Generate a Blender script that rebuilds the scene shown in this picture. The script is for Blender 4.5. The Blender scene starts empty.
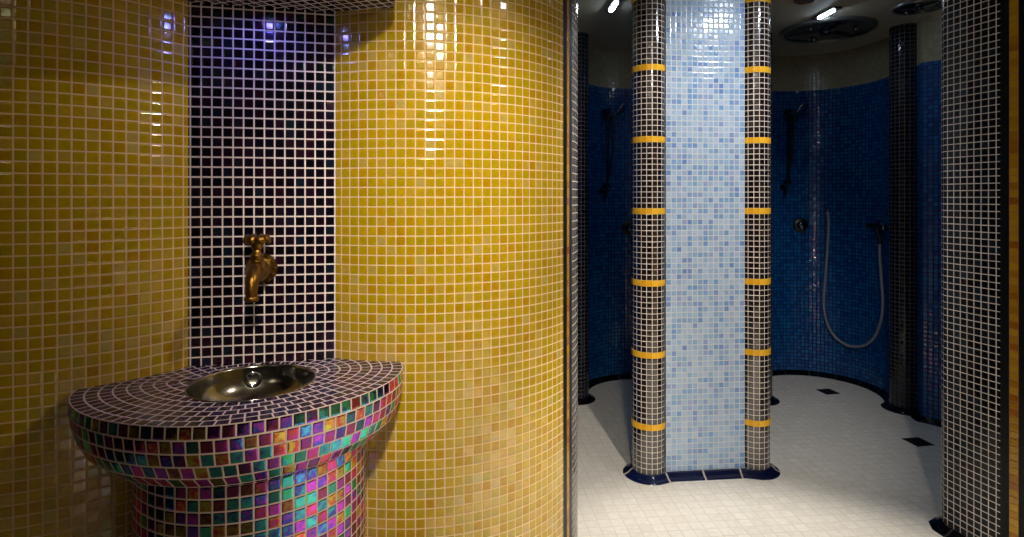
import bpy, math, random
from mathutils import Vector
random.seed(7)
P = 0.024            # one mosaic tile pitch in metres; the plan below is in tiles
EYE = 50.9           # lens height above the floor, in tiles
F = 580.0            # focal length in pixels of a 1024 px wide frame
HOR = 198.0
C = bpy.context.scene.collection
sin, cos, pi = math.sin, math.cos, math.pi

# ------------------------------------------------------------------ helpers
def h_at(y, Z): return EYE + (HOR - y) * Z / F
def xz(x, Z): return ((x - 512.0) / F * Z, Z)
def ray_circle(x, cx, cz, R):
    k = (x - 512.0) / F
    A = k*k + 1; B = -2*(k*cx + cz); D = cx*cx + cz*cz - R*R
    d = B*B - 4*A*D
    Z = (-B + math.sqrt(max(d, 0))) / (2*A)
    return k*Z, Z

class MB:
    """collects polygons in tile units with uv per corner and a material slot"""
    def __init__(s): s.v = []; s.f = []; s.uv = []; s.sm = []
    def poly(s, pts, uvs=None, smooth=False):
        i = len(s.v); s.v += [tuple(p) for p in pts]
        s.f.append(list(range(i, i+len(pts)))); s.uv.append(uvs or [(0.5, 0.5)]*len(pts)); s.sm.append(smooth)
    def grid(s, rows, closed=False, smooth=True, uvs=None, flip=False):
        """rows: list of rings/lines of points, shared vertices"""
        i0 = len(s.v); n = len(rows[0])
        for r in rows: s.v += [tuple(p) for p in r]
        for a in range(len(rows)-1):
            for b in range(n if closed else n-1):
                b2 = (b+1) % n
                q = [i0+a*n+b, i0+a*n+b2, i0+(a+1)*n+b2, i0+(a+1)*n+b]
                if uvs: w = [uvs(a, b), uvs(a, b+1), uvs(a+1, b+1), uvs(a+1, b)]
                else: w = [(0.5, 0.5)]*4
                if flip: q.reverse(); w.reverse()
                s.f.append(q); s.uv.append(w); s.sm.append(smooth)
    def cap(s, pts, flip=False):
        p = list(pts)
        if flip: p.reverse()
        s.poly(p)
    def box(s, c, size, rz=0.0):
        cx, cy, cz = c; dx, dy, dz = [q/2 for q in size]
        def T(x, y, z): return (cx + x*cos(rz) - y*sin(rz), cy + x*sin(rz) + y*cos(rz), cz + z)
        v = [T(x, y, z) for z in (-dz, dz) for y in (-dy, dy) for x in (-dx, dx)]
        for q in ((0,2,3,1), (4,5,7,6), (0,1,5,4), (2,6,7,3), (0,4,6,2), (1,3,7,5)):
            s.poly([v[k] for k in q])
    def lathe(s, prof, base=(0,0,0), axis=(0,0,1), n=32, smooth=True, caps=True):
        """prof: (radius, along axis)"""
        ax = Vector(axis).normalized(); b = Vector(base)
        u = ax.orthogonal().normalized(); w = ax.cross(u)
        rows = []
        for r, t in prof:
            rows.append([b + ax*t + (u*cos(2*pi*k/n) + w*sin(2*pi*k/n))*max(r, 1e-4) for k in range(n)])
        s.grid(rows, closed=True, smooth=smooth)
        if caps:
            if prof[0][0] > 0.01: s.cap(rows[0], flip=True)
            if prof[-1][0] > 0.01: s.cap(rows[-1])
    def tube(s, pts, r, n=10, radii=None):
        pts = [Vector(p) for p in pts]; rows = []
        prev = None
        for i, p in enumerate(pts):
            d = (pts[min(i+1, len(pts)-1)] - pts[max(i-1, 0)]).normalized()
            if prev is None: u = d.orthogonal().normalized()
            else: u = (prev - d*prev.dot(d)).normalized()
            prev = u; w = d.cross(u); rr = radii[i] if radii else r
            rows.append([p + (u*cos(2*pi*k/n) + w*sin(2*pi*k/n))*rr for k in range(n)])
        s.grid(rows, closed=True)
        s.cap(rows[0], flip=True); s.cap(rows[-1])
    def build(s, name, mat, parent=None, origin=(0, 0, 0)):
        me = bpy.data.meshes.new(name)
        ox, oy, oz = origin
        me.from_pydata([((x-ox)*P, (y-oy)*P, (z-oz)*P) for x, y, z in s.v], [], s.f)
        ul = me.uv_layers.new(name='UVMap')
        k = 0
        for w in s.uv:
            for q in w: ul.data[k].uv = q; k += 1
        me.polygons.foreach_set('use_smooth', s.sm)
        me.materials.append(mat)
        me.update()
        o = bpy.data.objects.new(name, me); C.objects.link(o)
        if parent is not None: o.parent = parent
        else: o.location = (ox*P, oy*P, oz*P)
        return o

def smooth_pts(pts, n=6):
    pts = [Vector(p) for p in pts]; out = []
    for i in range(len(pts)-1):
        a, b, c, d = pts[max(i-1, 0)], pts[i], pts[i+1], pts[min(i+2, len(pts)-1)]
        for k in range(n):
            t = k/n
            out.append(0.5*((2*b) + (c-a)*t + (2*a-5*b+4*c-d)*t*t + (3*b-a-3*c+d)*t**3))
    out.append(pts[-1]); return out

def thing(name, label, cat, loc=(0, 0, 0), rz=0.0, group=None):
    o = bpy.data.objects.new(name, None); C.objects.link(o)
    o.empty_display_size = 0.05
    o.location = (loc[0]*P, loc[1]*P, loc[2]*P); o.rotation_euler = (0, 0, rz)
    o['label'] = label; o['category'] = cat
    if group: o['group'] = group
    return o
def tag(o, label, cat, group=None):
    o['label'] = label; o['category'] = cat
    if group: o['group'] = group
    return o
def struct(o):
    o['kind'] = 'structure'; return o
def dup(root, loc, rz, label):
    r = root.copy(); C.objects.link(r)
    r.location = (loc[0]*P, loc[1]*P, loc[2]*P); r.rotation_euler = (0, 0, rz); r['label'] = label
    for ch in list(root.children):
        c = ch.copy(); C.objects.link(c); c.parent = r
        for g in list(ch.children):
            d = g.copy(); C.objects.link(d); d.parent = c
    return r

# ------------------------------------------------------------------ materials
def lin(c):
    return tuple(((q/255)/12.92 if q/255 <= 0.04045 else ((q/255+0.055)/1.055)**2.4) for q in c) + (1.0,)

class NT:
    def __init__(s, name):
        s.m = bpy.data.materials.new(name); s.m.use_nodes = True
        s.t = s.m.node_tree; s.t.nodes.clear()
        s.out = s.t.nodes.new('ShaderNodeOutputMaterial')
    def n(s, kind, **kw):
        o = s.t.nodes.new('ShaderNode' + kind)
        for k, v in kw.items(): setattr(o, k, v)
        return o
    def l(s, a, b): s.t.links.new(a, b)
    def math(s, op, a, b=None, c=None, clamp=False):
        o = s.n('Math', operation=op, use_clamp=clamp)
        for i, q in enumerate((a, b, c)):
            if q is None: continue
            if isinstance(q, (int, float)): o.inputs[i].default_value = q
            else: s.l(q, o.inputs[i])
        return o.outputs[0]
    def vm(s, op, a, b=None, scale=None):
        o = s.n('VectorMath', operation=op)
        for i, q in enumerate((a, b)):
            if q is None: continue
            if isinstance(q, tuple): o.inputs[i].default_value = q
            else: s.l(q, o.inputs[i])
        if scale is not None:
            if isinstance(scale, (int, float)): o.inputs['Scale'].default_value = scale
            else: s.l(scale, o.inputs['Scale'])
        return o.outputs[0]
    def mix(s, fac, a, b):
        o = s.n('Mix', data_type='RGBA')
        for q, i in ((fac, 0), (a, 6), (b, 7)):
            if isinstance(q, (int, float, tuple)): o.inputs[i].default_value = q
            else: s.l(q, o.inputs[i])
        return o.outputs[2]
    def mixf(s, fac, a, b):
        o = s.n('Mix', data_type='FLOAT')
        for q, i in ((fac, 0), (a, 2), (b, 3)):
            if isinstance(q, (int, float)): o.inputs[i].default_value = q
            else: s.l(q, o.inputs[i])
        return o.outputs[0]
    def ramp(s, val, stops, interp='LINEAR'):
        o = s.n('ValToRGB'); cr = o.color_ramp; cr.interpolation = interp
        while len(cr.elements) < len(stops): cr.elements.new(0.5)
        for e, (p, c) in zip(cr.elements, stops): e.position = p; e.color = c
        s.l(val, o.inputs[0]); return o.outputs[0]

def tile_mat(name, stops, grout, gw=0.12, rough=0.16, tilt=0.03, seed=0.0, film=None, irid=None,
             scale=1.0, spec=0.5, bump=0.25, ior=1.5, ripple=0.02):
    """glass mosaic: uv is counted in tiles; every tile has its own tone, tilt and glaze"""
    N = NT(name)
    uv = N.n('UVMap').outputs[0]
    if scale != 1.0: uv = N.vm('SCALE', uv, scale=scale)
    sep = N.n('SeparateXYZ'); N.l(uv, sep.inputs[0])
    fu = N.math('FRACT', sep.outputs[0]); fv = N.math('FRACT', sep.outputs[1])
    eu = N.math('MINIMUM', fu, N.math('SUBTRACT', 1.0, fu)); ev = N.math('MINIMUM', fv, N.math('SUBTRACT', 1.0, fv))
    edge = N.math('MINIMUM', eu, ev)
    mr = N.n('MapRange', interpolation_type='SMOOTHSTEP'); N.l(edge, mr.inputs[0])
    mr.inputs[1].default_value = gw*0.5 - 0.012; mr.inputs[2].default_value = gw*0.5 + 0.018
    mask = mr.outputs[0]
    fl = N.vm('FLOOR', uv)
    fl = N.vm('ADD', fl, (seed, seed*1.7, 0.37))
    wn = N.n('TexWhiteNoise', noise_dimensions='3D'); N.l(fl, wn.inputs[0])
    wn2 = N.n('TexWhiteNoise', noise_dimensions='3D'); N.l(N.vm('ADD', fl, (31.3, 17.9, 5.1)), wn2.inputs[0])
    col = N.ramp(wn.outputs[0], stops)
    ns = N.n('TexNoise'); ns.inputs['Scale'].default_value = 2.3; ns.inputs['Detail'].default_value = 2.0
    N.l(N.vm('ADD', uv, N.vm('SCALE', wn2.outputs[1], scale=30.0)), ns.inputs[0])
    var = N.mixf(ns.outputs[0], 0.82, 1.18)
    col = N.vm('SCALE', col, scale=var)
    gn = N.n('TexNoise'); gn.inputs['Scale'].default_value = 0.7; N.l(uv, gn.inputs[0])
    gcol = N.vm('SCALE', N.mix(1.0, grout, grout), scale=N.mixf(gn.outputs[0], 0.85, 1.12))
    base = N.mix(mask, gcol, col)
    # per tile tilt
    geo = N.n('NewGeometry')
    r = N.vm('SUBTRACT', wn2.outputs[1], (0.5, 0.5, 0.5))
    r = N.vm('SCALE', r, scale=N.math('MULTIPLY', mask, tilt*2))
    r2 = N.vm('SCALE', N.vm('SUBTRACT', ns.outputs[1], (0.5, 0.5, 0.5)), scale=N.math('MULTIPLY', mask, ripple*2))
    nrm = N.vm('NORMALIZE', N.vm('ADD', N.vm('ADD', geo.outputs['Normal'], r), r2))
    mb = N.n('MapRange', interpolation_type='SMOOTHSTEP'); N.l(edge, mb.inputs[0])
    mb.inputs[1].default_value = gw*0.3; mb.inputs[2].default_value = gw*0.5 + 0.13
    bp = N.n('Bump'); bp.inputs['Strength'].default_value = bump; bp.inputs['Distance'].default_value = 0.0022
    N.l(mb.outputs[0], bp.inputs['Height']); N.l(nrm, bp.inputs['Normal'])
    pb = N.n('BsdfPrincipled')
    N.l(base, pb.inputs['Base Color']); N.l(bp.outputs[0], pb.inputs['Normal'])
    N.l(N.mixf(mask, 0.8, rough), pb.inputs['Roughness'])
    N.l(N.mixf(mask, 0.1, spec), pb.inputs['Specular IOR Level']); pb.inputs['IOR'].default_value = ior
    if film:
        N.l(N.math('MULTIPLY', mask, N.mixf(wn2.outputs[0], film[0], film[1])), pb.inputs['Thin Film Thickness'])
        pb.inputs['Thin Film IOR'].default_value = film[2]
    sh = pb.outputs[0]
    if irid:
        hue = N.math('FRACT', N.math('ADD', N.math('MULTIPLY', wn2.outputs[0], 0.72), N.math('ADD', 0.16, N.math('MULTIPLY', ns.outputs[0], irid[2] if len(irid) > 2 else 0.9))))
        hs = N.n('CombineColor', mode='HSV'); N.l(hue, hs.inputs[0]); hs.inputs[1].default_value = irid[3] if len(irid) > 3 else 0.88; hs.inputs[2].default_value = 0.95
        gl = N.n('BsdfGlossy'); N.l(hs.outputs[0], gl.inputs[0]); gl.inputs[1].default_value = irid[1]
        N.l(bp.outputs[0], gl.inputs['Normal'])
        ms = N.n('MixShader')
        amt = N.math('MULTIPLY', mask, N.mixf(wn.outputs[0], irid[0]*0.2, irid[0]*1.2))
        N.l(amt, ms.inputs[0]); N.l(sh, ms.inputs[1]); N.l(gl.outputs[0], ms.inputs[2]); sh = ms.outputs[0]
    N.l(sh, N.out.inputs[0])
    return N.m

def plain(name, col, rough=0.5, metal=0.0, spec=0.5, noise=0.0, nscale=40.0, bump=0.0):
    N = NT(name); pb = N.n('BsdfPrincipled')
    tc = N.n('TexCoord').outputs['Object']
    ns = N.n('TexNoise'); ns.inputs['Scale'].default_value = nscale; ns.inputs['Detail'].default_value = 4; N.l(tc, ns.inputs[0])
    N.l(N.vm('SCALE', N.mix(1.0, col, col), scale=N.mixf(ns.outputs[0], 1-noise, 1+noise)), pb.inputs['Base Color'])
    N.l(N.mixf(ns.outputs[0], max(rough-0.05, 0.02), rough+0.05), pb.inputs['Roughness'])
    pb.inputs['Metallic'].default_value = metal; pb.inputs['Specular IOR Level'].default_value = spec
    if bump:
        bp = N.n('Bump'); bp.inputs['Strength'].default_value = bump; bp.inputs['Distance'].default_value = 0.002
        N.l(ns.outputs[0], bp.inputs['Height']); N.l(bp.outputs[0], pb.inputs['Normal'])
    N.l(pb.outputs[0], N.out.inputs[0]); return N.m

def emit(name, col, strength):
    N = NT(name); e = N.n('Emission'); e.inputs[0].default_value = col; e.inputs[1].default_value = strength
    N.l(e.outputs[0], N.out.inputs[0]); return N.m

G_LIGHT = lin((232, 214, 200))
M = {}
M['yellow'] = tile_mat('yellow_glass_mosaic', [(0.0, lin((186, 142, 8))), (0.3, lin((196, 164, 14))), (0.6, lin((186, 162, 14))), (0.85, lin((210, 170, 24))), (1.0, lin((204, 180, 92)))],
                       lin((238, 206, 160)), gw=0.13, rough=0.13, tilt=0.03, irid=(0.13, 0.13, 0.5, 0.35), seed=3, spec=0.5, ior=1.65)
M['navy'] = tile_mat('dark_violet_mosaic', [(0.0, lin((8, 6, 16))), (0.5, lin((16, 9, 28))), (0.8, lin((34, 10, 30))), (1.0, lin((14, 30, 48)))],
                     lin((244, 232, 236)), gw=0.14, rough=0.12, tilt=0.03, seed=11, spec=0.5, irid=(0.06, 0.14, 0.5))
M['basin'] = tile_mat('iridescent_dark_mosaic', [(0.0, lin((10, 8, 20))), (0.6, lin((24, 10, 36))), (1.0, lin((34, 18, 52)))],
                      lin((224, 204, 196)), gw=0.13, rough=0.14, tilt=0.04, seed=23, irid=(0.75, 0.1, 0.5), bump=0.3)
M['basin_top'] = tile_mat('violet_counter_mosaic', [(0.0, lin((22, 12, 44))), (0.5, lin((44, 22, 66))), (1.0, lin((28, 28, 92)))],
                          lin((224, 208, 216)), gw=0.13, rough=0.13, tilt=0.04, seed=29, spec=0.35, irid=(0.05, 0.14, 0.4), bump=0.3)
M['blue_pale'] = tile_mat('pale_blue_mosaic', [(0.0, lin((112, 156, 216))), (0.15, lin((138, 174, 218))), (0.4, lin((162, 192, 226))), (0.75, lin((180, 200, 230))), (0.9, lin((146, 166, 216))), (1.0, lin((104, 142, 208)))],
                          lin((206, 214, 218)), gw=0.15, rough=0.16, tilt=0.03, seed=37, ior=1.7)
M['brown'] = tile_mat('dark_brown_mosaic', [(0.0, lin((10, 6, 8))), (0.6, lin((24, 14, 14))), (1.0, lin((40, 26, 24)))],
                      lin((216, 206, 200)), gw=0.122, rough=0.14, tilt=0.03, seed=41, spec=0.7, ior=1.95)
M['gold'] = tile_mat('gold_mosaic', [(0.0, lin((234, 172, 26))), (0.6, lin((246, 192, 56))), (1.0, lin((228, 164, 30)))],
                     lin((240, 190, 70)), gw=0.1, rough=0.15, tilt=0.03, seed=43)
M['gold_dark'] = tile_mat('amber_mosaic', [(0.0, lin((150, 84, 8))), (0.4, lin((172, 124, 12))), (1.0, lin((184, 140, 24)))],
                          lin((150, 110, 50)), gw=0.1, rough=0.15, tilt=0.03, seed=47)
M['jamb'] = tile_mat('black_jamb_mosaic', [(0.0, lin((8, 8, 10))), (0.7, lin((16, 14, 18))), (1.0, lin((20, 34, 46)))],
                     lin((214, 204, 198)), gw=0.12, rough=0.13, tilt=0.03, ior=1.35, spec=0.4, seed=53)
M['jamb_side'] = M['jamb']
M['column_dark'] = tile_mat('black_column_mosaic', [(0.0, lin((6, 6, 10))), (0.7, lin((12, 12, 20))), (1.0, lin((16, 20, 40)))],
                            lin((84, 80, 84)), gw=0.14, rough=0.12, tilt=0.02, seed=59)
M['shower'] = tile_mat('deep_blue_mosaic', [(0.0, lin((6, 62, 132))), (0.5, lin((8, 80, 150))), (1.0, lin((12, 98, 160)))],
                       lin((12, 34, 66)), gw=0.2, rough=0.1, tilt=0.035, seed=61, film=(240, 340, 1.6), bump=0.35)
M['cream_tile'] = tile_mat('cream_mosaic', [(0.0, lin((140, 132, 106))), (1.0, lin((154, 146, 120)))], lin((134, 126, 102)), gw=0.12, rough=0.25, tilt=0.02, seed=67, bump=0.2)
M['floor'] = tile_mat('white_floor_tile', [(0.0, lin((218, 214, 206))), (0.5, lin((222, 218, 211))), (1.0, lin((226, 223, 216)))],
                      lin((208, 202, 190)), gw=0.065, rough=0.42, tilt=0.006, seed=71, spec=0.35, bump=0.06, ripple=0.005)
M['ceiling'] = plain('cream_ceiling_paint', lin((150, 144, 124)), 0.7, noise=0.05, nscale=3)
M['black_trim'] = plain('black_glazed_liner', lin((8, 9, 13)), 0.35, spec=0.2, noise=0.2, nscale=30)
M['cove'] = tile_mat('navy_glazed_cove', [(0.0, lin((8, 14, 44))), (1.0, lin((14, 22, 58)))], lin((196, 188, 176)), gw=0.032, rough=0.14, tilt=0.0, seed=73, bump=0.1, spec=0.6)
M['cove_black'] = tile_mat('black_glazed_cove', [(0.0, lin((6, 6, 9))), (1.0, lin((10, 10, 16)))], lin((44, 42, 42)), gw=0.03, rough=0.16, tilt=0.0, seed=79, bump=0.1, spec=0.5)
M['steel'] = plain('brushed_steel', lin((158, 156, 152)), 0.16, 1.0, noise=0.08, nscale=60)
M['chrome'] = plain('chrome', lin((150, 152, 158)), 0.12, 1.0, noise=0.03)
M['dark_chrome'] = plain('dark_chrome', lin((84, 88, 98)), 0.2, 1.0, noise=0.1)
M['brass'] = plain('aged_brass', lin((128, 96, 42)), 0.34, 1.0, noise=0.35, nscale=160, bump=0.4)
M['brass_dark'] = plain('tarnished_brass', lin((96, 70, 30)), 0.36, 1.0, noise=0.45, nscale=140, bump=0.5)
M['hose'] = plain('grey_hose', lin((126, 130, 142)), 0.35, noise=0.08, nscale=200)
M['black'] = plain('black_plastic', lin((12, 12, 14)), 0.35, noise=0.2)
M['disc'] = plain('dark_shower_metal', lin((118, 118, 116)), 0.3, 0.8, noise=0.15)
M['drain'] = plain('dark_drain_grate', lin((34, 30, 26)), 0.5, 0.6, noise=0.3, nscale=90)
M['lens_warm'] = emit('warm_lamp_lens', (1.0, 0.80, 0.55, 1), 3.5)
M['lens_led'] = emit('cool_led_lens', (0.62, 0.78, 1.0, 1), 120.0)
M['lens_blue'] = emit('blue_led_lens', (0.20, 0.22, 1.0, 1), 60.0)
M['lens_cool'] = emit('cool_lamp_lens', (0.85, 0.92, 1.0, 1), 8.0)
M['ring'] = plain('copper_ring', lin((120, 84, 66)), 0.4, 0.6, noise=0.1)
M['white_metal'] = plain('white_fixture', lin((200, 196, 186)), 0.5, noise=0.03)

# ------------------------------------------------------------------ wall builders
def wall_strip(pts, z0, z1, u0=0, flip=False, mb=None, usc=1.0, v0=0):
    """one flat facet per tile column along a plan polyline"""
    mb = mb or MB()
    u = u0
    for (x0, y0), (x1, y1) in zip(pts[:-1], pts[1:]):
        w = math.hypot(x1-x0, y1-y0)*usc
        q = [(x0, y0, z0), (x1, y1, z0), (x1, y1, z1), (x0, y0, z1)]
        t = [(u, z0-v0), (u+w, z0-v0), (u+w, z1-v0), (u, z1-v0)]
        if flip: q.reverse(); t.reverse()
        mb.poly(q, t); u += w
    return mb
def arc_cols(cx, cz, R, a_start, k0, k1):
    return [(cx + R*sin(a_start + k/R), cz - R*cos(a_start + k/R)) for k in range(k0, k1+1)]
def arc_s(cx, cz, R, a0, a1, n):
    return [(cx + R*sin(a0+(a1-a0)*k/n), cz - R*cos(a0+(a1-a0)*k/n)) for k in range(n+1)]
def resample(pts, step=1.0):
    out = [pts[0]]; acc = 0.0; last = pts[0]
    for p in pts[1:]:
        while True:
            d = math.hypot(p[0]-last[0], p[1]-last[1])
            if acc + d < step: acc += d; last = p; break
            t = (step-acc)/d; last = (last[0]+(p[0]-last[0])*t, last[1]+(p[1]-last[1])*t); out.append(last); acc = 0.0
    return out
COVE = [(0.0, 1.05), (0.16, 1.04), (0.42, 0.86), (0.8, 0.5), (1.25, 0.26), (1.6, 0.14), (1.7, 0.0)]
def cove(pts, side=1, closed=False, piece=7.0, prof=COVE, u0=0.0):
    """sweep the skirting profile along a plan path; side = which side it sticks out"""
    n = len(pts); nor = []
    for i in range(n):
        a = pts[(i-1) % n] if (closed or i > 0) else pts[i]
        b = pts[(i+1) % n] if (closed or i < n-1) else pts[i]
        dx, dy = b[0]-a[0], b[1]-a[1]; L = math.hypot(dx, dy) or 1
        nor.append((dy/L*side, -dx/L*side))
    ss = [0.0]
    m = n + 1 if closed else n
    for i in range(1, m): ss.append(ss[-1] + math.hypot(pts[i % n][0]-pts[i-1][0], pts[i % n][1]-pts[i-1][1]))
    mb = MB(); rows = []
    for w, z in prof: rows.append([(pts[i % n][0]+nor[i % n][0]*w, pts[i % n][1]+nor[i % n][1]*w, z) for i in range(m)])
    mb.grid(rows, uvs=lambda a, b: (ss[min(b, m-1)]/piece + u0, 0.1 + 0.8*a/(len(prof)-1)), flip=(side > 0))
    if not closed:
        for i in (0, m-1): mb.poly([r[i] for r in rows] + [(pts[i % n][0], pts[i % n][1], 0)])
    return mb

CEIL = EYE + 41.3
FULL = CEIL

# ------------------------------------------------------------------ room shell
mb = MB()
rot = math.radians(5.4)
def fuv(x, y): return ((x*cos(rot) + y*sin(rot))/2.0, (-x*sin(rot) + y*cos(rot))/2.0)
q = [(-90, -80), (125, -80), (125, 185), (-90, 185)]
mb.poly([(x, y, 0) for x, y in q], [fuv(x, y) for x, y in q])
for a, b in zip(q, q[1:]+q[:1]): mb.poly([(b[0], b[1], 0), (a[0], a[1], 0), (a[0], a[1], -4), (b[0], b[1], -4)])
struct(mb.build('floor', M['floor']))
mb = MB()
mb.poly([(x, y, CEIL) for x, y in reversed(q)])
mb.poly([(x, y, CEIL+4) for x, y in q])
for a, b in zip(q, q[1:]+q[:1]): mb.poly([(a[0], a[1], CEIL), (b[0], b[1], CEIL), (b[0], b[1], CEIL+4), (a[0], a[1], CEIL+4)])
struct(mb.build('ceiling', M['ceiling']))

# big yellow columns left and right of the niche
LC = (-48.46, 65.96, 18.27, 0.36)
RC = (-11.25, 79.48, 20.13, -0.28)
mb = wall_strip(arc_cols(*LC, -30, 18), 0, FULL, u0=-30)
struct(mb.build('wall_left', M['yellow']))
def s_at_x(px, c):                        # arc position on a column where it crosses image column px
    best = None
    for k in range(0, 6000):
        s = k*0.01; a = c[3] + s/c[2]
        x, z = c[0]+c[2]*sin(a), c[1]-c[2]*cos(a)
        if (x*c[0]*0 + (x*(x-c[0]) + z*(z-c[1]))) > 0: break   # past the limb
        if 512+F*x/z >= px: best = s; break
    return best if best is not None else s
sY = s_at_x(563.2, RC); sB = s_at_x(566.8, RC); sG = s_at_x(569.3, RC)
sY = max(sY, 26.0)
def arc_between(c, s0, s1):
    ks = [s0] + [k for k in range(math.ceil(s0+1e-6), math.floor(s1-1e-6)+1)] + [s1]
    return [(c[0]+c[2]*sin(c[3]+k/c[2]), c[1]-c[2]*cos(c[3]+k/c[2])) for k in ks]
mb = wall_strip(arc_cols(*RC, -6, 0), 0, FULL, u0=-6)
wall_strip(arc_between(RC, 0, sY), 0, FULL, u0=0, mb=mb)
struct(mb.build('wall_center', M['yellow']))
sB = max(sB, sY+0.9); sG = max(sG, sB+0.9); sK = max(s_at_x(572.0, RC), sG+1.0)
struct(wall_strip(arc_between(RC, sY, sB), 0, FULL).build('trim_1', M['black_trim']))
mb = MB(); pts = arc_between(RC, sB, sG)
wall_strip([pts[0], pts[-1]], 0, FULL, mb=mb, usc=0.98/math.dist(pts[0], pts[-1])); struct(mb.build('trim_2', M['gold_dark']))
struct(wall_strip(arc_between(RC, sG, sK), 0, FULL).build('trim_3', M['black_trim']))
pts = [(RC[0]+RC[2]*sin(RC[3]+k/RC[2]), RC[1]-RC[2]*cos(RC[3]+k/RC[2])) for k in [sK + i for i in range(0, 31)]]
struct(wall_strip(pts, 0, FULL).build('wall_jamb_left', M['jamb']))
jamb_end = pts[-1]
struct(cove(arc_between(RC, sY-8, sK+30), side=1).build('baseboard_center', M['cove_black']))

# niche back wall
N0 = (-32.0, 57.7); N1 = (-18.52, 60.65)
nd = ((N1[0]-N0[0]), (N1[1]-N0[1])); nl = math.hypot(*nd); nt = (nd[0]/nl, nd[1]/nl); nn = (nt[1], -nt[0])
def niche(u, d=0.0): return (N0[0]+nt[0]*u+nn[0]*d, N0[1]+nt[1]*u+nn[1]*d)
KN = 14.0/nl
pts = [niche(i/KN) for i in range(-2, 17)]
struct(wall_strip(pts, 0, FULL, u0=-2, usc=KN).build('wall_niche', M['navy']))

# right jamb: dark face, border, then yellow again out of frame
J0 = Vector((66.2, 88.8)); jd = Vector((68.3-66.2, 81.0-88.8)).normalized(); jn = Vector((jd.y, -jd.x))
if jn.x > 0: jn = -jn
def jp(s):
    b = 0.22*sin(pi*min(max(s, 0), 11.5)/11.5)
    p = J0 + jd*s + jn*b; return (p.x, p.y)
rear = [(84, 95.5), (76, 93.2), (70.0, 91.4), (67.9, 90.8), (66.8, 90.2), (66.25, 89.5)]
rear = resample(rear, 1.0)
face = [jp(k*1.01) for k in range(9)]
struct(wall_strip(rear[-3:] + face, 0, FULL, u0=-len(rear[-3:]), usc=1/1.01).build('wall_right', M['jamb']))
struct(wall_strip(rear[:-2], 0, FULL).build('wall_right_rear', M['shower']))
struct(wall_strip([jp(8.08), jp(9.2)], 0, FULL).build('trim_4', M['black_trim']))
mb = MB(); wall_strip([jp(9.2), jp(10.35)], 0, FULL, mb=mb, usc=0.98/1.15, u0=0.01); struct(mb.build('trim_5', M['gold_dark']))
struct(wall_strip([jp(10.35), jp(11.5), jp(12.6)], 0, FULL).build('trim_6', M['black_trim']))
rest = [jp(12.6), (72.6, 70), (75.8, 62), (80, 55), (85, 48), (90, 40), (92, 30), (92, -70)]
struct(wall_strip(resample(rest), 0, FULL).build('wall_right_side', M['yellow']))
struct(cove(rear + face + [jp(9), jp(10), jp(11), jp(12)], side=1).build('baseboard_right', M['cove_black']))

# rest of the washing room behind the lens
struct(wall_strip(resample([(92, -70), (-72, -70)]), 0, FULL).build('wall_back', M['column_dark']))
e = arc_cols(*LC, -30, -30)[0]
struct(wall_strip(resample([(-72, -70), (-72, e[1]+6), (e[0]-1, e[1]+6), e]), 0, FULL).build('wall_left_side', M['column_dark']))

# shower recesses: curved blue walls under a cream upper band
S1 = (34.0, 148.0, 16.5); S2 = (80.0, 152.0, 16.5); S3 = (84.0, 121.0, 15.2)
BORD = EYE + 31.0
def shower_wall(path, nm):
    p = resample(path, 1.0)
    struct(wall_strip(p, 0, BORD, v0=0).build('wall_' + nm, M['shower']))
    struct(wall_strip(p, BORD, FULL, v0=BORD).build('wall_' + nm + '_upper', M['cream_tile']))
    struct(cove(p, side=1).build('baseboard_' + nm, M['cove_black']))
a_l = arc_s(*S1, -pi/2-0.05, -pi-pi/2+0.1, 80)
shower_wall([jamb_end, (8.5, 112), (11.5, 130), (14.0, 145.5)], 'passage')
shower_wall(a_l, 'shower_left')
endp = a_l[-1]
b_l = arc_s(*S2, -pi/2+0.2, -pi-pi/2-0.72, 90)
shower_wall([endp, (52.5, 146.0), (56, 145.4), (61.5, 146.0), b_l[0]], 'partition')
shower_wall(b_l, 'shower_middle')
c_l = arc_s(*S3, 2.45, 0.95, 60)
shower_wall([(95.6, 137.2)] + c_l + [(92.0, 105.0), (84.0, 95.5)], 'shower_right')

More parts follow.
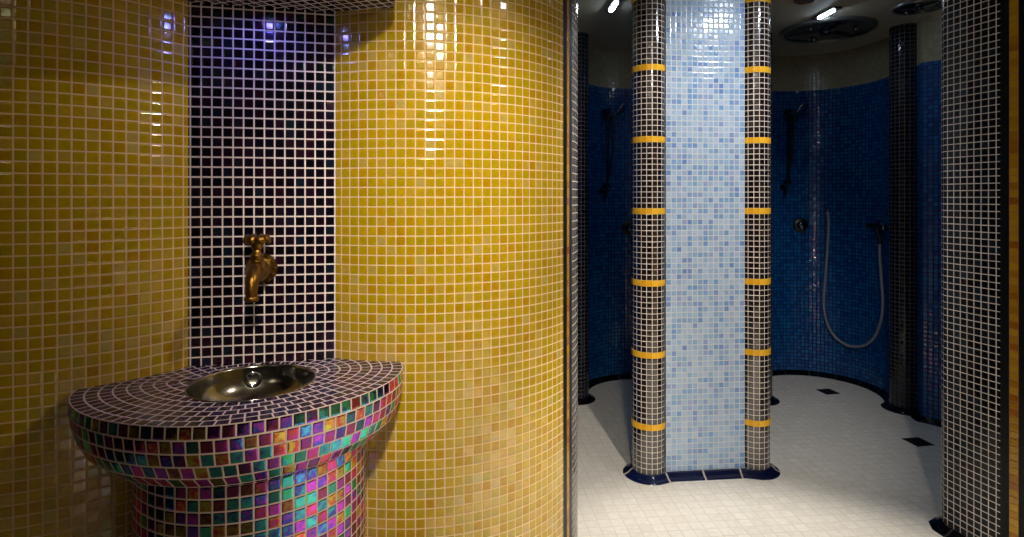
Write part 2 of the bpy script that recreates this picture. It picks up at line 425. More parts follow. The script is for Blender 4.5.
# ------------------------------------------------------------------ pillar between the showers
pt_ = Vector((14.9, 1.4)).normalized(); pn = Vector((pt_.y, -pt_.x))
AX = Vector((24.94, 107.74)) + pn*0.4 + pt_*0.3; AXR = AX + pt_*20.2
PO = (AX + AXR)/2
pil = thing('tiled_pillar', 'freestanding pale blue mosaic pillar with two dark round edges and gold bands', 'pillar', (PO.x, PO.y, 0))
O = (PO.x, PO.y, 0)
RP = 3.0; NP = 19
def column(ax, nm_lab):
    mb = MB()
    ang = [2*pi*k/NP for k in range(NP+1)]
    pts = [(ax.x+RP*cos(a+0.07), ax.y+RP*sin(a+0.07)) for a in ang]
    usc = NP/(2*pi*RP)
    u = 0
    for i in range(NP):
        (x0, y0), (x1, y1) = pts[i], pts[i+1]
        mb.poly([(x0, y0, 0.0), (x1, y1, 0.0), (x1, y1, FULL), (x0, y0, FULL)], [(i, 0), (i+1, 0), (i+1, FULL), (i, FULL)])
    col = mb.build('edge_column', M['brown'], pil, O)
    r2 = RP + 0.13
    for b in range(7):
        z = 9 + 13*b
        mb = MB()
        for i in range(NP):
            a0, a1 = ang[i]+0.07, ang[i+1]+0.07
            o0, o1 = (ax.x+r2*cos(a0), ax.y+r2*sin(a0)), (ax.x+r2*cos(a1), ax.y+r2*sin(a1))
            i0, i1 = (ax.x+RP*cos(a0), ax.y+RP*sin(a0)), (ax.x+RP*cos(a1), ax.y+RP*sin(a1))
            mb.poly([o0+(z-0.02,), o1+(z-0.02,), o1+(z+1.04,), o0+(z+1.04,)], [(i, 0.01), (i+1, 0.01), (i+1, 0.99), (i, 0.99)])
            mb.poly([i0+(z-0.02,), i1+(z-0.02,), o1+(z-0.02,), o0+(z-0.02,)])
            mb.poly([o0+(z+1.04,), o1+(z+1.04,), i1+(z+1.04,), i0+(z+1.04,)])
        g = mb.build('gold_band', M['gold'], col, O)
    return col
column(AX, 'left'); column(AXR, 'right')
mb = MB()
fr = 1.9
a0 = AX + pn*fr + pt_*2.6; a1 = AXR + pn*fr - pt_*2.6
b0 = AX - pn*fr + pt_*2.6; b1 = AXR - pn*fr - pt_*2.6
L = (a1-a0).length; usc = 15.0/14.98; uo = -(L*usc-15.0)/2
mb.poly([(a0.x, a0.y, 0), (a1.x, a1.y, 0), (a1.x, a1.y, FULL), (a0.x, a0.y, FULL)], [(uo, 0), (uo+L*usc, 0), (uo+L*usc, FULL), (uo, FULL)])
mb.poly([(b1.x, b1.y, 0), (b0.x, b0.y, 0), (b0.x, b0.y, FULL), (b1.x, b1.y, FULL)], [(uo+40, 0), (uo+40+L*usc, 0), (uo+40+L*usc, FULL), (uo+40, FULL)])
mb.build('blue_panel', M['blue_pale'], pil, O)
ring = []
th = math.atan2(pt_.y, pt_.x)
al = math.acos(fr/RP)
def ring_pts(off):
    out = []
    for k in range(25):                                   # around the left column, counter-clockwise seen from above
        a = th + pi/2 + al + (2*pi - pi - 2*al + 0)*k/24 if False else th + (pi/2 - 0) + (pi)*k/24
        out.append((AX.x + RP*cos(a), AX.y + RP*sin(a)))
    return out
left_arc = []; right_arc = []
A_in = math.atan2(fr, 2.75)                                # where panel meets column
for k in range(33):
    a = th + A_in + (2*pi - 2*A_in)*k/32
    left_arc.append((AX.x + RP*cos(a), AX.y + RP*sin(a)))
for k in range(33):
    a = th + pi + A_in + (2*pi - 2*A_in)*k/32
    right_arc.append((AXR.x + RP*cos(a), AXR.y + RP*sin(a)))
# the skirting follows a softened outline: round ends, straight front and back
soft = []
for k in range(21):
    a = th + pi/2 + pi*k/20
    soft.append((AX.x + RP*cos(a), AX.y + RP*sin(a)))
f0 = AX + pn*(fr+0.35); f1 = AXR + pn*(fr+0.35)
for s in (3.2, 6, 9, 12, 15, 17.3):
    p = AX + pn*(fr+0.1) + pt_*s; soft.append((p.x, p.y))
for k in range(21):
    a = th - pi/2 + pi*k/20
    soft.append((AXR.x + RP*cos(a), AXR.y + RP*sin(a)))
for s in (17.3, 12, 9, 6, 3.2):
    p = AX - pn*(fr+0.1) + pt_*s; soft.append((p.x, p.y))
cove(soft, side=1, closed=True, piece=7.1, u0=0.32).build('base_skirting', M['cove'], pil, O)

# ------------------------------------------------------------------ dark columns at the ends of the shower walls
def dark_column(loc, label):
    t = thing('tiled_column', label, 'column', (loc[0], loc[1], 0), 0, 'dark columns at the ends of the shower walls')
    mb = MB(); R = 3.3; n = 20
    p = [(R*cos(2*pi*k/n), R*sin(2*pi*k/n)) for k in range(n)]
    for i in range(n):
        (x0, y0), (x1, y1) = p[i], p[(i+1) % n]
        mb.poly([(x0, y0, 0), (x1, y1, 0), (x1, y1, FULL), (x0, y0, FULL)], [(i, 0), (i+1, 0), (i+1, FULL), (i, FULL)])
    mb.build('shaft', M['column_dark'], t)
    q = [(R*cos(2*pi*k/40), R*sin(2*pi*k/40)) for k in range(40)]
    cove(q, side=1, closed=True, piece=5.0).build('base_skirting', M['cove_black'], t)
    return t
dc = dark_column((94.9, 140.0), 'black mosaic column between the hose shower and the right jamb')
dup(dc, (16.2, 147.5, 0), 0, 'black mosaic column seen just right of the gold edged end of the yellow wall')
dup(dc, (62.4, 147.0, 0), 0.4, 'black mosaic column almost hidden behind the right edge of the blue pillar')

# ------------------------------------------------------------------ wash basin
BC = Vector((-24.65, 54.3)); bt = Vector((27.5, 8.0)).normalized(); bn = Vector((bt.y, -bt.x))
EA, EB = 14.0, 11.9
HT = EYE - 16.75
bowl_c = Vector((-23.6, 52.9)); bowl_r = 5.45
NS = 1440
PA, PB = 9.9, 9.3                      # half axes of the pedestal
def outline():
    raw = []
    for k in range(4001):
        t = -pi/2 + 2*pi*k/4000
        c, q = cos(t), sin(t)
        if q >= 0: a, p = (14.2, 1.85) if c >= 0 else (13.9, 1.75)
        else: a, p = (14.2 if c >= 0 else 13.9), 2.0
        raw.append(BC + bt*(a*math.copysign(abs(c)**(2/p), c)) + bn*(EB*math.copysign(abs(q)**(2/p), q)))
    acc = [0.0]
    for a, b in zip(raw[:-1], raw[1:]): acc.append(acc[-1] + (b-a).length)
    out = []; i = 0
    for k in range(NS+1):
        v = acc[-1]*k/NS
        while i < len(acc)-2 and acc[i+1] < v: i += 1
        f = (v-acc[i])/max(acc[i+1]-acc[i], 1e-9)
        out.append(raw[i].lerp(raw[i+1], min(max(f, 0), 1)))
    return out
OUT0 = outline()
NRM0 = []
for k in range(NS+1):
    d = OUT0[(k+5) % NS] - OUT0[(k-5) % NS]; NRM0.append(Vector((-d.y, d.x)).normalized())
def rim_curve(q):
    """outline q of the way from the counter edge (0) to the pedestal (1)"""
    cc = BC + bt*0.7; out = []
    for p in OUT0:
        v = p - BC; x, y = v.dot(bt), v.dot(bn); ph = math.atan2(y/EB, x/EA)
        out.append(p.lerp(cc + bt*(PA*cos(ph)) + bn*(PB*sin(ph)), q))
    return out
def offset_curve(d):
    return [p - n*d for p, n in zip(OUT0, NRM0)]
def arclen(c):
    s = [0.0]
    for p, q2 in zip(c[:-1], c[1:]): s.append(s[-1] + (q2-p).length)
    return s
import bisect
def param(s, v):
    i = min(max(bisect.bisect_left(s, v), 1), len(s)-1)
    f = (v - s[i-1]) / max(s[i]-s[i-1], 1e-9)
    return i-1+f
def at(c, k):
    i = min(int(k), len(c)-2); f = k-i
    return c[i]*(1-f) + c[i+1]*f
def clip(poly, o, u):
    """keep the side (p-o).u >= 0 of a list of (Vector2, uv)"""
    out = []
    for i in range(len(poly)):
        a, b = poly[i], poly[(i+1) % len(poly)]
        da, db = (a[0]-o).dot(u), (b[0]-o).dot(u)
        if da >= 0: out.append(a)
        if (da < 0) != (db < 0):
            t = da/(da-db)
            out.append((a[0].lerp(b[0], t), a[1].lerp(b[1], t)))
    return out
LCv, RCv = Vector(LC[:2]), Vector(RC[:2])
NOv, NNv = Vector(N0), Vector(nn)
def ring_tiles(mb, rows_c, off, zf, row, nsub=2, do_clip=False, flipn=False):
    c0, c1 = rows_c
    mid = [(p+q2)/2 for p, q2 in zip(c0, c1)]
    s = arclen(mid); L = s[-1]; n = round(L); w = L/n
    for j in range(n):
        prev = None
        ks = [param(s, (j + off + k/nsub)*w % L if (j + off + k/nsub)*w > L else (j+off+k/nsub)*w) for k in range(nsub+1)]
        for k in range(nsub):
            ka, kb = ks[k], ks[k+1]
            if kb < ka: kb = NS
            p = [(at(c0, ka), Vector((j + k/nsub, row))), (at(c0, kb), Vector((j + (k+1)/nsub, row))),
                 (at(c1, kb), Vector((j + (k+1)/nsub, row+1))), (at(c1, ka), Vector((j + k/nsub, row+1)))]
            if do_clip:
                for cen, R in ((bowl_c, bowl_r-0.02), (LCv, LC[2]-0.05), (RCv, RC[2]-0.05)):
                    if not p: break
                    m = sum((q2[0] for q2 in p), Vector((0, 0)))/len(p)
                    u = (m-cen); 
                    if u.length < 1e-6: p = []; break
                    u.normalize(); p = clip(p, cen + u*R, u)
                if p: p = clip(p, NOv - NNv*0.05, NNv)
                if len(p) < 3: continue
                pts = [(q2[0].x, q2[0].y, zf(0)) for q2 in p]; uvs = [tuple(q2[1]) for q2 in p]
                ar = sum(pts[i][0]*pts[(i+1) % len(pts)][1] - pts[(i+1) % len(pts)][0]*pts[i][1] for i in range(len(pts)))
                if ar < 0: pts.reverse(); uvs.reverse()
                if abs(ar) < 1e-4: continue
                mb.poly(pts, uvs)
            else:
                m = sum((q2[0] for q2 in p), Vector((0, 0)))/4
                if (m-LCv).length < LC[2]-0.6 or (m-RCv).length < RC[2]-0.6 or (m-NOv).dot(NNv) < -0.5: continue
                pts = [(q2[0].x, q2[0].y, zf(0 if i < 2 else 1)) for i, q2 in enumerate(p)]; uvs = [tuple(q2[1]) for q2 in p]
                # wind outward
                pa, pb, pc = Vector(pts[0]), Vector(pts[1]), Vector(pts[2])
                nrm = (pb-pa).cross(pc-pa); outw = Vector(((m-BC).x, (m-BC).y, -0.3))
                if nrm.dot(outw) < 0: pts.reverse(); uvs.reverse()
                mb.poly(pts, uvs)
basin = thing('wash_basin', 'half round mosaic wash basin on a tiled pedestal in front of the dark niche', 'basin', (BC.x, BC.y, 0))
BO = (BC.x, BC.y, 0)
mb = MB()
for d in range(11):
    ring_tiles(mb, (offset_curve(d), offset_curve(d+1)), 0.5*(d % 2) + 0.13*d, lambda i: HT, d, do_clip=True)
mb.build('counter_top', M['basin_top'], basin, BO)
mb = MB()
prof = [(0.0, HT)]
for al_ in (-2, 4, 8, 14, 30, 55):
    w, z = prof[-1]; prof.append((w + 1.05*sin(math.radians(al_)), z - 1.05*cos(math.radians(al_))))
WQ = prof[-1][0] + 0.3
curves = [rim_curve(w/WQ) for w, z in prof]
offs = [0, 0.5, 0, 0.5, 0.52, 0.2]
for r in range(6):
    z0, z1 = prof[r][1], prof[r+1][1]
    ring_tiles(mb, (curves[r], curves[r+1]), offs[r], (lambda i, z0=z0, z1=z1: z0 if i == 0 else z1), 40+r)
cp = rim_curve(1.0)
for k in range(0, NS, 6):
    a, b = curves[6][k], curves[6][k+6]; c_, d_ = cp[k+6], cp[k]
    m = (a+c_)/2
    if (m-LCv).length < LC[2]-0.6 or (m-RCv).length < RC[2]-0.6 or (m-NOv).dot(NNv) < -0.5: continue
    z = prof[-1][1]
    mb.poly([(d_.x, d_.y, z-0.1), (c_.x, c_.y, z-0.1), (b.x, b.y, z), (a.x, a.y, z)], [(0.02, 0.02)]*4)
mb.build('tiled_rim', M['basin'], basin, BO)
mb = MB()
s = arclen(cp); L = s[-1]; n = round(L); w = L/n; zt = prof[-1][1]-0.1
for j in range(n):
    a, b = at(cp, param(s, j*w)), at(cp, param(s, (j+1)*w))
    m = (a+b)/2
    if (m-LCv).length < LC[2]-0.8 or (m-RCv).length < RC[2]-0.8 or (m-NOv).dot(NNv) < -0.8: continue
    q3 = [(a.x, a.y, 0), (b.x, b.y, 0), (b.x, b.y, zt), (a.x, a.y, zt)]; t3 = [(j, -zt+60), (j+1, -zt+60), (j+1, 60), (j, 60)]
    nrm = Vector((b.y-a.y, -(b.x-a.x)))
    if nrm.dot(m-BC) < 0: q3.reverse(); t3.reverse()
    mb.poly(q3, t3)
mb.build('pedestal', M['basin'], basin, BO)
# steel bowl let into the top
mb = MB()
pr = [(bowl_r+0.0, 0.0), (bowl_r-0.02, 0.1), (bowl_r-0.12, 0.06), (bowl_r-0.18, -0.15), (bowl_r-0.25, -0.9), (bowl_r-0.6, -1.9), (bowl_r-1.3, -2.7), (bowl_r-2.4, -3.15), (bowl_r-3.8, -3.3), (0.75, -3.4), (0.7, -3.5), (0.0, -3.55)]
mb.lathe(pr, (bowl_c.x, bowl_c.y, HT), n=72, caps=False)
bowl = mb.build('steel_bowl', M['steel'], basin, BO)
mb = MB()
od = Vector((-0.41, 0.91)).normalized()
oc = bowl_c + od*(bowl_r-0.38)
mb.lathe([(0.8, -0.2), (0.8, 0.14), (0.68, 0.24), (0.5, 0.2), (0.44, 0.0), (0.44, -0.2)], (oc.x, oc.y, HT-1.25), (-od.x, -od.y, 0.22), n=28, caps=False)
mb.build('overflow_ring', M['chrome'], bowl, BO)
mb = MB(); mb.lathe([(0.5, -0.05), (0.3, -0.05), (0.0, -0.05)], (oc.x, oc.y, HT-1.25), (-od.x, -od.y, 0.22), n=20, caps=False)
mb.build('overflow_hole', M['black'], bowl, BO)
mb = MB()
mb.lathe([(0.95, 0.0), (0.95, 0.06), (0.8, 0.1), (0.3, 0.05), (0.0, 0.05)], (bowl_c.x, bowl_c.y, HT-3.42), n=28)
mb.build('drain', M['chrome'], bowl, BO)

# ------------------------------------------------------------------ brass tap on the niche wall
ti = (260-190)/145.5*14/KN
TB = niche(ti)
tz = h_at(268, TB[1])
tap = thing('wall_tap', 'old brass tap with a petal handle on the dark niche wall', 'tap', (TB[0], TB[1], tz))
TO = (TB[0], TB[1], tz)
n3 = Vector((nn[0], nn[1], 0)); t3v = Vector((nt[0], nt[1], 0)); T0 = Vector(TO)
mb = MB(); mb.lathe([(1.55, 0.0), (1.55, 0.18), (1.35, 0.4), (0.95, 0.55), (0.7, 0.75), (0.62, 1.0)], TO, n3, n=32)
for kk in range(12):
    a = 2*pi*kk/12; c3 = T0 + n3*0.3 + (t3v*cos(a) + Vector((0, 0, 1))*sin(a))*1.3
    mb.lathe([(0.0, -0.25), (0.22, -0.15), (0.3, 0.0), (0.22, 0.18), (0.0, 0.25)], c3, n3, n=10)
mb.build('escutcheon', M['brass_dark'], tap, TO)
mb = MB()
mb.lathe([(0.55, 0.6), (0.7, 0.9), (0.62, 1.1), (0.95, 1.4), (1.12, 1.9), (1.08, 2.4), (0.85, 2.9), (0.72, 3.05), (0.8, 3.2), (0.72, 3.4)], TO, n3, n=28)
mb.lathe([(0.55, 0.5), (0.6, 1.0), (0.48, 1.25), (0.62, 1.4), (0.62, 1.6), (0.42, 1.75), (0.36, 2.1)], T0 + n3*2.2, (0, 0, 1), n=24)
mb.build('valve_body', M['brass'], tap, TO)
mb = MB()
pp = smooth_pts([T0+n3*2.9+Vector((0, 0, 0.1)), T0+n3*3.6+Vector((0, 0, -0.05)), T0+n3*4.3+Vector((0, 0, -0.6)), T0+n3*4.6+Vector((0, 0, -1.5)), T0+n3*4.65+Vector((0, 0, -2.2))], 5)
mb.tube(pp, 0.5, 16, [0.72 - 0.22*i/len(pp) for i in range(len(pp))])
mb.lathe([(0.5, 0.1), (0.66, 0.0), (0.66, -0.3), (0.55, -0.42), (0.4, -0.42)], pp[-1], (0, 0, 1), n=20)
mb.build('spout', M['brass'], tap, TO)
mb = MB()
hc = T0 + n3*2.2 + Vector((0, 0, 2.75))
mb.lathe([(0.42, -0.7), (0.5, -0.5), (0.62, -0.1), (0.62, 0.25), (0.45, 0.5), (0.3, 0.62), (0.0, 0.66)], hc, (0, 0, 1), n=20)
for kk in range(6):
    a = 2*pi*kk/6 + 0.3
    d3 = Vector((cos(a), sin(a), 0.38)).normalized()
    pts3 = [hc + d3*r for r in (0.3, 0.6, 0.85, 1.05, 1.2, 1.3)]
    mb.tube(pts3, 0.3, 12, [0.24, 0.32, 0.46, 0.52, 0.42, 0.14])
mb.build('handle', M['brass'], tap, TO)

# ------------------------------------------------------------------ tiled hood over the niche
HB = EYE + 19.45
hood = thing('niche_hood', 'dark mosaic hood at the top of the niche above the tap', 'hood', (BC.x, BC.y, HB))
HO = (BC.x, BC.y, HB)
ha, hb_, hp = 13.4, 11.4, 2.6
out = []
for k2 in range(97):
    t = -0.62 + (pi + 1.24)*k2/96
    x = ha*math.copysign(abs(cos(t))**(2/hp), cos(t)); y = hb_*math.copysign(abs(sin(t))**(2/hp), sin(t))
    out.append(BC + bt*x + bn*y)
mb = MB()
poly = [(p.x, p.y) for p in out]
def huv(x, y):
    v = Vector((x, y))-BC; a, b = v.dot(bt), v.dot(bn); return (a*0.83 + b*0.56 + 200, b*0.83 - a*0.56 + 200)
# fan underside in strips so it stays planar
for i in range(48):
    a, b = out[i], out[i+1]; c_, d_ = out[96-i-1], out[96-i]
    mb.poly([(a.x, a.y, HB), (d_.x, d_.y, HB), (c_.x, c_.y, HB), (b.x, b.y, HB)] if (a-d_).length > 1e-6 else [(a.x, a.y, HB), (c_.x, c_.y, HB), (b.x, b.y, HB)],
            [huv(a.x, a.y), huv(d_.x, d_.y), huv(c_.x, c_.y), huv(b.x, b.y)] if (a-d_).length > 1e-6 else [huv(a.x, a.y), huv(c_.x, c_.y), huv(b.x, b.y)])
mb.build('underside', M['navy'], hood, HO)
s = 0; mb = MB()
for a, b in zip(out[:-1], out[1:]):
    w = (b-a).length
    mb.poly([(b.x, b.y, HB), (a.x, a.y, HB), (a.x, a.y, HB+8), (b.x, b.y, HB+8)][::1], [(s+w, 0), (s, 0), (s, 8), (s+w, 8)]); s += w
mb.build('front_band', M['navy'], hood, HO)
mb = MB(); mb.poly([(p.x, p.y, HB+8) for p in out]); mb.build('top_slab', M['white_metal'], hood, HO)

# ------------------------------------------------------------------ shower fittings
def wall_dir(c, p):                                        # from wall point towards the middle of the recess
    v = Vector((c[0]-p[0], c[1]-p[1])); return v.normalized()
def ceiling_shower(loc, label, rz=0.0):
    t = thing('ceiling_shower', label, 'shower head', (loc[0], loc[1], CEIL), rz, 'large round ceiling shower heads')
    R = 10.7
    mb = MB(); mb.lathe([(R, 0.0), (R, -0.55), (R-0.35, -0.8), (R-0.9, -0.8), (R-1.1, -0.55), (R-1.1, -0.4)], (0, 0, 0), n=64, caps=False); mb.build('outer_ring', M['disc'], t)
    mb = MB(); mb.lathe([(R-1.0, -0.42), (4.5, -0.5), (0.0, -0.5)], (0, 0, 0), n=48, caps=False); mb.build('spray_plate', M['dark_chrome'], t)
    for i in range(3):
        a = 2*pi*i/3 + 0.5
        mb = MB(); mb.box((4.6*cos(a), 4.6*sin(a), -0.75), (7.6, 1.1, 0.5), a); mb.build('arm', M['disc'], t)
        mb = MB(); mb.lathe([(0.55, -0.4), (0.6, -0.8), (0.45, -1.15), (0.0, -1.25)], (6.2*cos(a+pi/3), 6.2*sin(a+pi/3), 0), n=16); mb.build('nozzle', M['chrome'], t)
    mb = MB(); mb.lathe([(1.6, -0.4), (1.6, -1.0), (1.2, -1.3), (0.0, -1.35)], (0, 0, 0), n=24); mb.build('hub', M['dark_chrome'], t)
    return t
sh1 = ceiling_shower((77.0, 142.0), 'large dark disc shower head on the ceiling above the hose shower')
sh2 = dup(sh1, (87.6, 124.5, CEIL), 0.3, 'smaller dark disc shower head near the top edge, over the right shower'); sh2.scale = (0.5, 0.5, 0.7)

def led(loc, label):
    t = thing('led_light', label, 'ceiling light', (loc[0], loc[1], CEIL), 0.06, 'short led bars in the shower ceiling')
    mb = MB(); mb.box((0, 0, -0.2), (1.9, 8.2, 0.4)); mb.build('housing', M['black'], t)
    mb = MB()
    n = 8; pts = [(0.42*cos(pi*i/n), 2.4+0.42*sin(pi*i/n)) for i in range(n+1)] + [(-0.42*cos(pi*i/n), -2.4-0.42*sin(pi*i/n)) for i in range(n+1)]
    mb.grid([[(x, y, -0.38) for x, y in pts], [(x, y, -0.62) for x, y in pts]], closed=True, smooth=False, flip=True)
    mb.cap([(x, y, -0.62) for x, y in pts], flip=True)
    mb.build('lens', M['lens_led'], t)
    return t
l1 = led((69.9, 129.0), 'slanted white led bar in front of the big shower head')
dup(l1, (21.7, 124.0, CEIL), 0.06, 'white led bar at the top edge left of the pillar')
t = thing('downlight', 'unlit copper ringed recessed downlight right of the pillar top', 'ceiling light', (61.2, 121.0, CEIL))
mb = MB(); mb.lathe([(2.3, 0.0), (2.3, -0.2), (1.9, -0.35), (1.55, -0.3), (1.5, -0.05)], n=32, caps=False); mb.build('trim_ring', M['ring'], t)
mb = MB(); mb.lathe([(1.52, -0.06), (0.8, -0.12), (0.0, -0.14)], n=24, caps=False); mb.build('lens', M['disc'], t)

def rail(c, px, y0, y1, label, hose=True):
    p = ray_circle(px, *c); inn = wall_dir(c, p); Zp = p[1]
    z0, z1 = h_at(y1, Zp), h_at(y0, Zp)
    t = thing('hand_shower', label, 'shower', (p[0], p[1], z0), 0, 'hand showers on wall rails')
    O3 = (p[0], p[1], z0); B3 = Vector((p[0], p[1], 0)); i3 = Vector((inn.x, inn.y, 0)); s3 = Vector((-inn.y, inn.x, 0))
    if s3.x < 0: s3 = -s3
    mb = MB(); mb.tube([B3+i3*1.6+Vector((0, 0, z0-0.6)), B3+i3*1.6+Vector((0, 0, z1+0.6))], 0.4, 14); mb.build('rail', M['dark_chrome'], t, O3)
    for z in (z0, z1):
        mb = MB(); mb.lathe([(0.75, -0.0), (0.75, 0.25), (0.5, 0.4), (0.5, 1.3), (0.62, 1.5), (0.62, 2.1), (0.4, 2.2)], B3+Vector((0, 0, z)), i3, n=18); mb.build('bracket', M['dark_chrome'], t, O3)
    zs = z1 - 1.6
    mb = MB(); mb.box(tuple(B3+i3*1.7+Vector((0, 0, zs))), (1.4, 1.6, 1.8), math.atan2(inn.y, inn.x)); mb.tube([B3+i3*1.7+Vector((0, 0, zs)), B3+i3*3.1+s3*0.6+Vector((0, 0, zs+0.2))], 0.4, 12); mb.build('slider', M['black'], t, O3)
    h0 = B3+i3*3.1+s3*0.5+Vector((0, 0, zs-4.8)); h1 = B3+i3*3.3+s3*1.0+Vector((0, 0, zs+0.6)); h2 = B3+i3*4.2+s3*2.4+Vector((0, 0, zs+2.1))
    mb = MB(); mb.tube(smooth_pts([h0, h0.lerp(h1, 0.5), h1, h2], 5), 0.45, 14); mb.build('handle', M['dark_chrome'], t, O3)
    mb = MB(); dn = (i3*0.7 + s3*0.35 + Vector((0, 0, -0.62))).normalized()
    mb.lathe([(0.5, -0.5), (1.1, -0.2), (1.75, 0.15), (1.8, 0.45), (1.55, 0.6), (0.0, 0.62)], h2, dn, n=24); mb.build('spray_head', M['chrome'], t, O3)
    if hose:
        e = B3+i3*1.0-s3*1.2+Vector((0, 0, z0-1.5))
        mb = MB(); mb.tube(smooth_pts([h0, h0+Vector((0, 0, -3))+i3*0.2, h0+Vector((0, 0, -8))-s3*0.6, e+i3*1.2+Vector((0, 0, -2.6))-s3*0.3, e+i3*0.8+Vector((0, 0, -0.6)), e], 7), 0.3, 10); mb.build('hose', M['dark_chrome'], t, O3)
        mb = MB(); mb.lathe([(0.8, -1.0), (0.8, -0.7), (0.45, -0.5), (0.45, 0.3)], e, i3, n=16); mb.build('wall_outlet', M['dark_chrome'], t, O3)
    return t
rail(S2, 786, 112, 182, 'hand shower on a dark rail right of the blue pillar')
rail(S1, 604, 112, 186, 'hand shower on a dark rail in the left shower')

def valve(c, px, py, label):
    p = ray_circle(px, *c); inn = wall_dir(c, p); z = h_at(py, p[1])
    t = thing('shower_valve', label, 'valve', (p[0], p[1], z), 0, 'round shower mixer valves')
    O3 = (p[0], p[1], z); i3 = Vector((inn.x, inn.y, 0))
    mb = MB(); mb.lathe([(2.1, 0.0), (2.1, 0.18), (1.9, 0.4), (1.2, 0.5)], O3, i3, n=36); mb.build('cover_plate', M['black'], t, O3)
    mb = MB(); mb.lathe([(1.15, 0.4), (1.2, 1.2), (1.05, 1.6), (0.5, 1.75), (0.0, 1.78)], O3, i3, n=28); mb.build('knob', M['dark_chrome'], t, O3)
    mb = MB(); b = Vector(O3)+i3*1.4; mb.tube([b, b+Vector((0, 0, -0.9))+i3*0.3, b+Vector((0, 0, -2.2))+i3*0.7], 0.3, 12, [0.35, 0.32, 0.24]); mb.build('lever', M['chrome'], t, O3)
    return t
valve(S2, 800.5, 225, 'dark round valve on the blue wall left of the hanging grey hose')
valve(S1, 629, 228, 'dark round valve in the left shower, half hidden by the pillar')

# the hanging hose with its outlet
hp_ = [(160, 34), (163, 80), (160, 150), (153, 250), (147, 330), (150, 380), (165, 430), (190, 465), (225, 487), (255, 492), (290, 485), (320, 455), (340, 400), (345, 340), (340, 260), (335, 190), (335, 140)]
pts = []
cin = (S2[0], S2[1], S2[2]-1.3)
for hx, hy in hp_:
    px, py = 780+hx/3.356, 200+hy/3.356
    X, Z = ray_circle(px, *cin); pts.append(Vector((X, Z, h_at(py, Z))))
ev = pts[-1]
pw = ray_circle(880, *S2); iw = wall_dir(S2, pw); i3 = Vector((iw.x, iw.y, 0)); s3 = Vector((-iw.y, iw.x, 0)); 
t = thing('hose_shower', 'grey hose hanging in a loop from a black outlet on the blue wall', 'hose', (pw[0], pw[1], h_at(226, pw[1])))
O3 = (pw[0], pw[1], h_at(226, pw[1])); B3 = Vector(O3)
mb = MB(); mb.tube(smooth_pts(pts, 5), 0.34, 12); mb.build('hose', M['hose'], t, O3)
mb = MB(); mb.lathe([(1.2, 0), (1.2, 0.25), (0.7, 0.5), (0.6, 1.3)], O3, i3, n=24); mb.build('wall_flange', M['black'], t, O3)
mb = MB(); mb.tube([B3+i3*1.3-s3*3.0, B3+i3*1.3+s3*3.0], 0.62, 16); mb.build('valve_bar', M['black'], t, O3)
mb = MB(); mb.lathe([(0.62, 0), (0.75, 0.2), (0.75, 0.9), (0.5, 1.1)], B3+i3*1.3+s3*(3.0 if s3.x > 0 else -3.0), s3*(1 if s3.x > 0 else -1), n=16); mb.build('end_cap', M['chrome'], t, O3)
mb = MB(); mb.tube([B3+i3*1.3, ev+Vector((0, 0, 1.2)), ev, ev-Vector((0, 0, 0.6))], 0.5, 14); mb.build('connector', M['black'], t, O3)
mb = MB(); mb.lathe([(0.42, -0.6), (0.5, -0.3), (0.5, 0.3), (0.3, 0.5)], pts[0], (0, 0, 1), n=14); mb.build('hose_end', M['chrome'], t, O3)
mb = MB(); pe = ray_circle(827, *S2); ie = wall_dir(S2, pe); e3 = Vector((ie.x, ie.y, 0))
mb.tube([Vector((pe[0], pe[1], pts[0].z-0.3)), pts[0]+Vector((0, 0, -0.3))], 0.35, 12); mb.build('wall_clip', M['dark_chrome'], t, O3)

# drains in the floor
def drain(loc, rz, label):
    t = thing('floor_drain', label, 'drain', (loc[0], loc[1], 0.0), rz, 'square floor drains')
    mb = MB()
    for sx, sy, w, d in ((0, 1.75, 4.0, 0.5), (0, -1.75, 4.0, 0.5), (1.75, 0, 0.5, 3.0), (-1.75, 0, 0.5, 3.0)): mb.box((sx, sy, 0.03), (w, d, 0.1))
    mb.build('frame', M['drain'], t)
    mb = MB(); mb.box((0, 0, 0.015), (3.0, 3.0, 0.06))
    for i in range(5): mb.box((-1.2+0.6*i, 0, 0.05), (0.3, 3.0, 0.06))
    mb.build('grate', M['drain'], t)
    return t
d1 = drain((84.7, 121.0), math.radians(9), 'square dark floor drain in front of the black column')
dup(d1, (83.0, 152.4, 0), math.radians(12), 'square dark floor drain deep in the hose shower recess')

# ------------------------------------------------------------------ lamps
def lamp_fixture(loc, label, lensmat, R=1.7):
    t = thing('downlight', label, 'ceiling light', (loc[0], loc[1], CEIL), 0, 'round ceiling downlights of the washing room')
    mb = MB(); mb.lathe([(R+0.7, 0.0), (R+0.7, -0.15), (R+0.2, -0.3), (R, -0.25), (R, -0.05)], n=32, caps=False); mb.build('trim_ring', M['white_metal'], t)
    mb = MB(); mb.lathe([(R+0.02, -0.06), (0.6*R, -0.1), (0.0, -0.1)], n=24, caps=False); mb.build('lens', lensmat, t)
    return t
def spot(name, loc, aim, energy, col, size, blend=0.4, radius=0.03):
    d = bpy.data.lights.new(name, 'SPOT'); d.energy = energy; d.color = col; d.spot_size = math.radians(size); d.spot_blend = blend; d.shadow_soft_size = radius
    o = bpy.data.objects.new(name, d); C.objects.link(o)
    o.location = (loc[0]*P, loc[1]*P, (loc[2])*P)
    v = Vector((aim[0]-loc[0], aim[1]-loc[1], aim[2]-loc[2])); o.rotation_euler = v.to_track_quat('-Z', 'Y').to_euler()
    return o
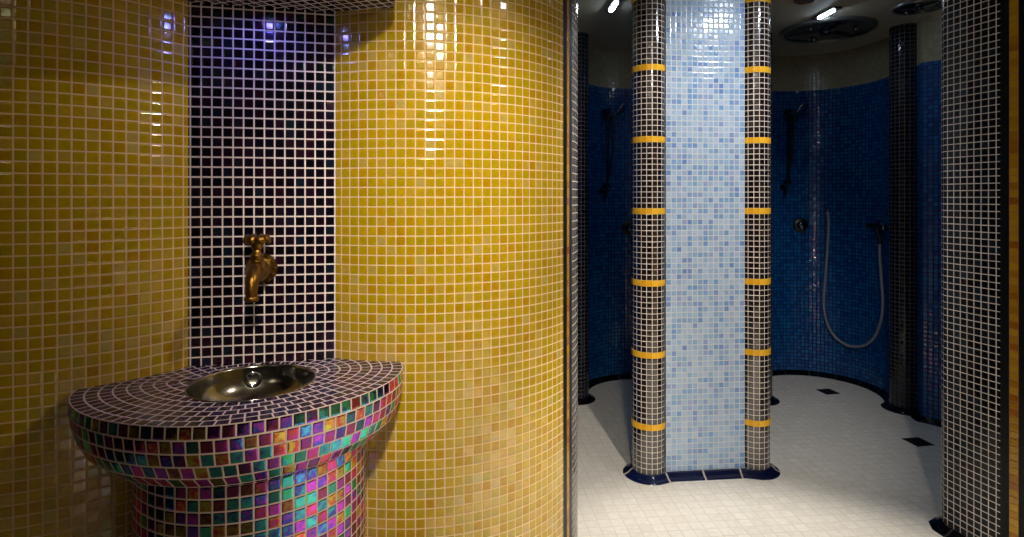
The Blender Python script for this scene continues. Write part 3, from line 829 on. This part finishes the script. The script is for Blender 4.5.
def point(name, loc, energy, col, radius=0.03):
    d = bpy.data.lights.new(name, 'POINT'); d.energy = energy; d.color = col; d.shadow_soft_size = radius
    o = bpy.data.objects.new(name, d); C.objects.link(o); o.location = tuple(q*P for q in loc); return o
WARM = (1.0, 0.86, 0.64); NEUT = (1.0, 0.92, 0.80)
LZ = CEIL - 0.8
fx = [('warm downlight above the walkway in front of the blue pillar, out of frame', (32, 60), M['lens_warm']),
      ('warm downlight above the walkway between the jambs, second from the pillar', (31, 25), M['lens_warm']),
      ('warm downlight behind the lens on the right', (48, -25), M['lens_warm']),
      ('added warm fill lamp above and just behind the lens', (5, -10), M['lens_warm']),  # body for the added fill on the right yellow wall
      ('warm downlight close to the dark right wall, out of frame', (68, 18), M['lens_warm']),
      ('warm downlight above the walkway just right of the lens', (34, 14), M['lens_warm']),
      ('added warm fill lamp turned to the left yellow wall and wash basin, out of frame', (42, 38), M['lens_warm']),  # body for the added fill on the left wall and basin
      ]
for lab, (x, y), mt in fx: lamp_fixture((x, y), lab, mt, 1.7)
lamp_fixture((51.7, 82.0), 'small cool downlight over the walkway, out of frame above the pillar', M['lens_cool'], 1.2)
spot('spot_cool', (51.7, 82.0, LZ), (34, 104, 55), 16, (0.86, 0.92, 1.0), 120, 0.7, 0.03)
t = thing('highlight_panel', 'long warm panel added for its highlight on the yellow wall, far corner behind the lens', 'ceiling light', (-58, -50, CEIL), 0.7)  # unseen panel, sized to put a highlight on the yellow wall
mb = MB(); mb.box((0, 0, -0.3), (32, 12, 0.6)); mb.build('housing', M['white_metal'], t)
mb = MB(); mb.box((0, 0, -0.62), (30, 10, 0.1)); mb.build('diffuser', M['lens_warm'], t)
spot('spot_floor', (32, 60, LZ), (32, 58, 0), 175, NEUT, 60, 0.5, 0.03)
spot('spot_pillar', (31, 25, LZ), (31, 100, 44), 135, NEUT, 58, 0.7, 0.03)
for x, y, e in ((50, -25, 95), (66, 18, 95), (34, 14, 18)): spot('spot_room', (x, y, LZ), (x, y, 0), e, NEUT, 66, 0.5, 0.04)
spot('fill_basin', (42, 38, LZ), (-31, 54, 38), 42, WARM, 44, 0.7, 0.05)  # added fill, brightens the left yellow wall by the niche and the basin
spot('fill_wall', (5, -10, LZ), (-5, 66, 42), 215, WARM, 42, 0.8, 0.08)  # added fill, beam narrowed to the yellow wall right of the niche
# blue lamp let into the underside of the hood
t = thing('hood_light', 'small blue led lamp in the underside of the niche hood', 'light', (-24.4, 54.6, HB))
mb = MB(); mb.lathe([(1.1, 0.0), (1.1, -0.12), (0.8, -0.2), (0.75, -0.02)], n=28, caps=False); mb.build('trim_ring', M['chrome'], t)
mb = MB(); mb.lathe([(0.76, -0.05), (0.4, -0.09), (0.0, -0.1)], n=20, caps=False); mb.build('lens', M['lens_blue'], t)
spot('spot_hood', (-24.4, 54.6, HB-0.3), (-24.4, 55.5, 0), 0.4, (0.30, 0.33, 1.0), 165, 0.5, 0.012)

# ------------------------------------------------------------------ world, camera, view
w = bpy.data.worlds.new('World'); bpy.context.scene.world = w; w.use_nodes = True
w.node_tree.nodes['Background'].inputs[0].default_value = (0.02, 0.02, 0.03, 1); w.node_tree.nodes['Background'].inputs[1].default_value = 0.2
cam = bpy.data.cameras.new('camera'); co = bpy.data.objects.new('camera', cam); C.objects.link(co)
co.location = (0, 0, EYE*P); co.rotation_euler = (pi/2, 0, 0)
cam.sensor_width = 36.0; cam.lens = 36.0*F/1024.0; cam.shift_y = -(268.5-HOR)/1024.0; cam.clip_start = 0.02
sc = bpy.context.scene; sc.camera = co
vs = sc.view_settings; sc.display_settings.display_device = 'sRGB'
vs.view_transform = 'Standard'; vs.look = 'None'; vs.gamma = 1.0; vs.use_curve_mapping = False; vs.exposure = 0.0
sc.cycles.max_bounces = 10; sc.cycles.caustics_reflective = False; sc.cycles.caustics_refractive = False
sc.cycles.sample_clamp_indirect = 6.0
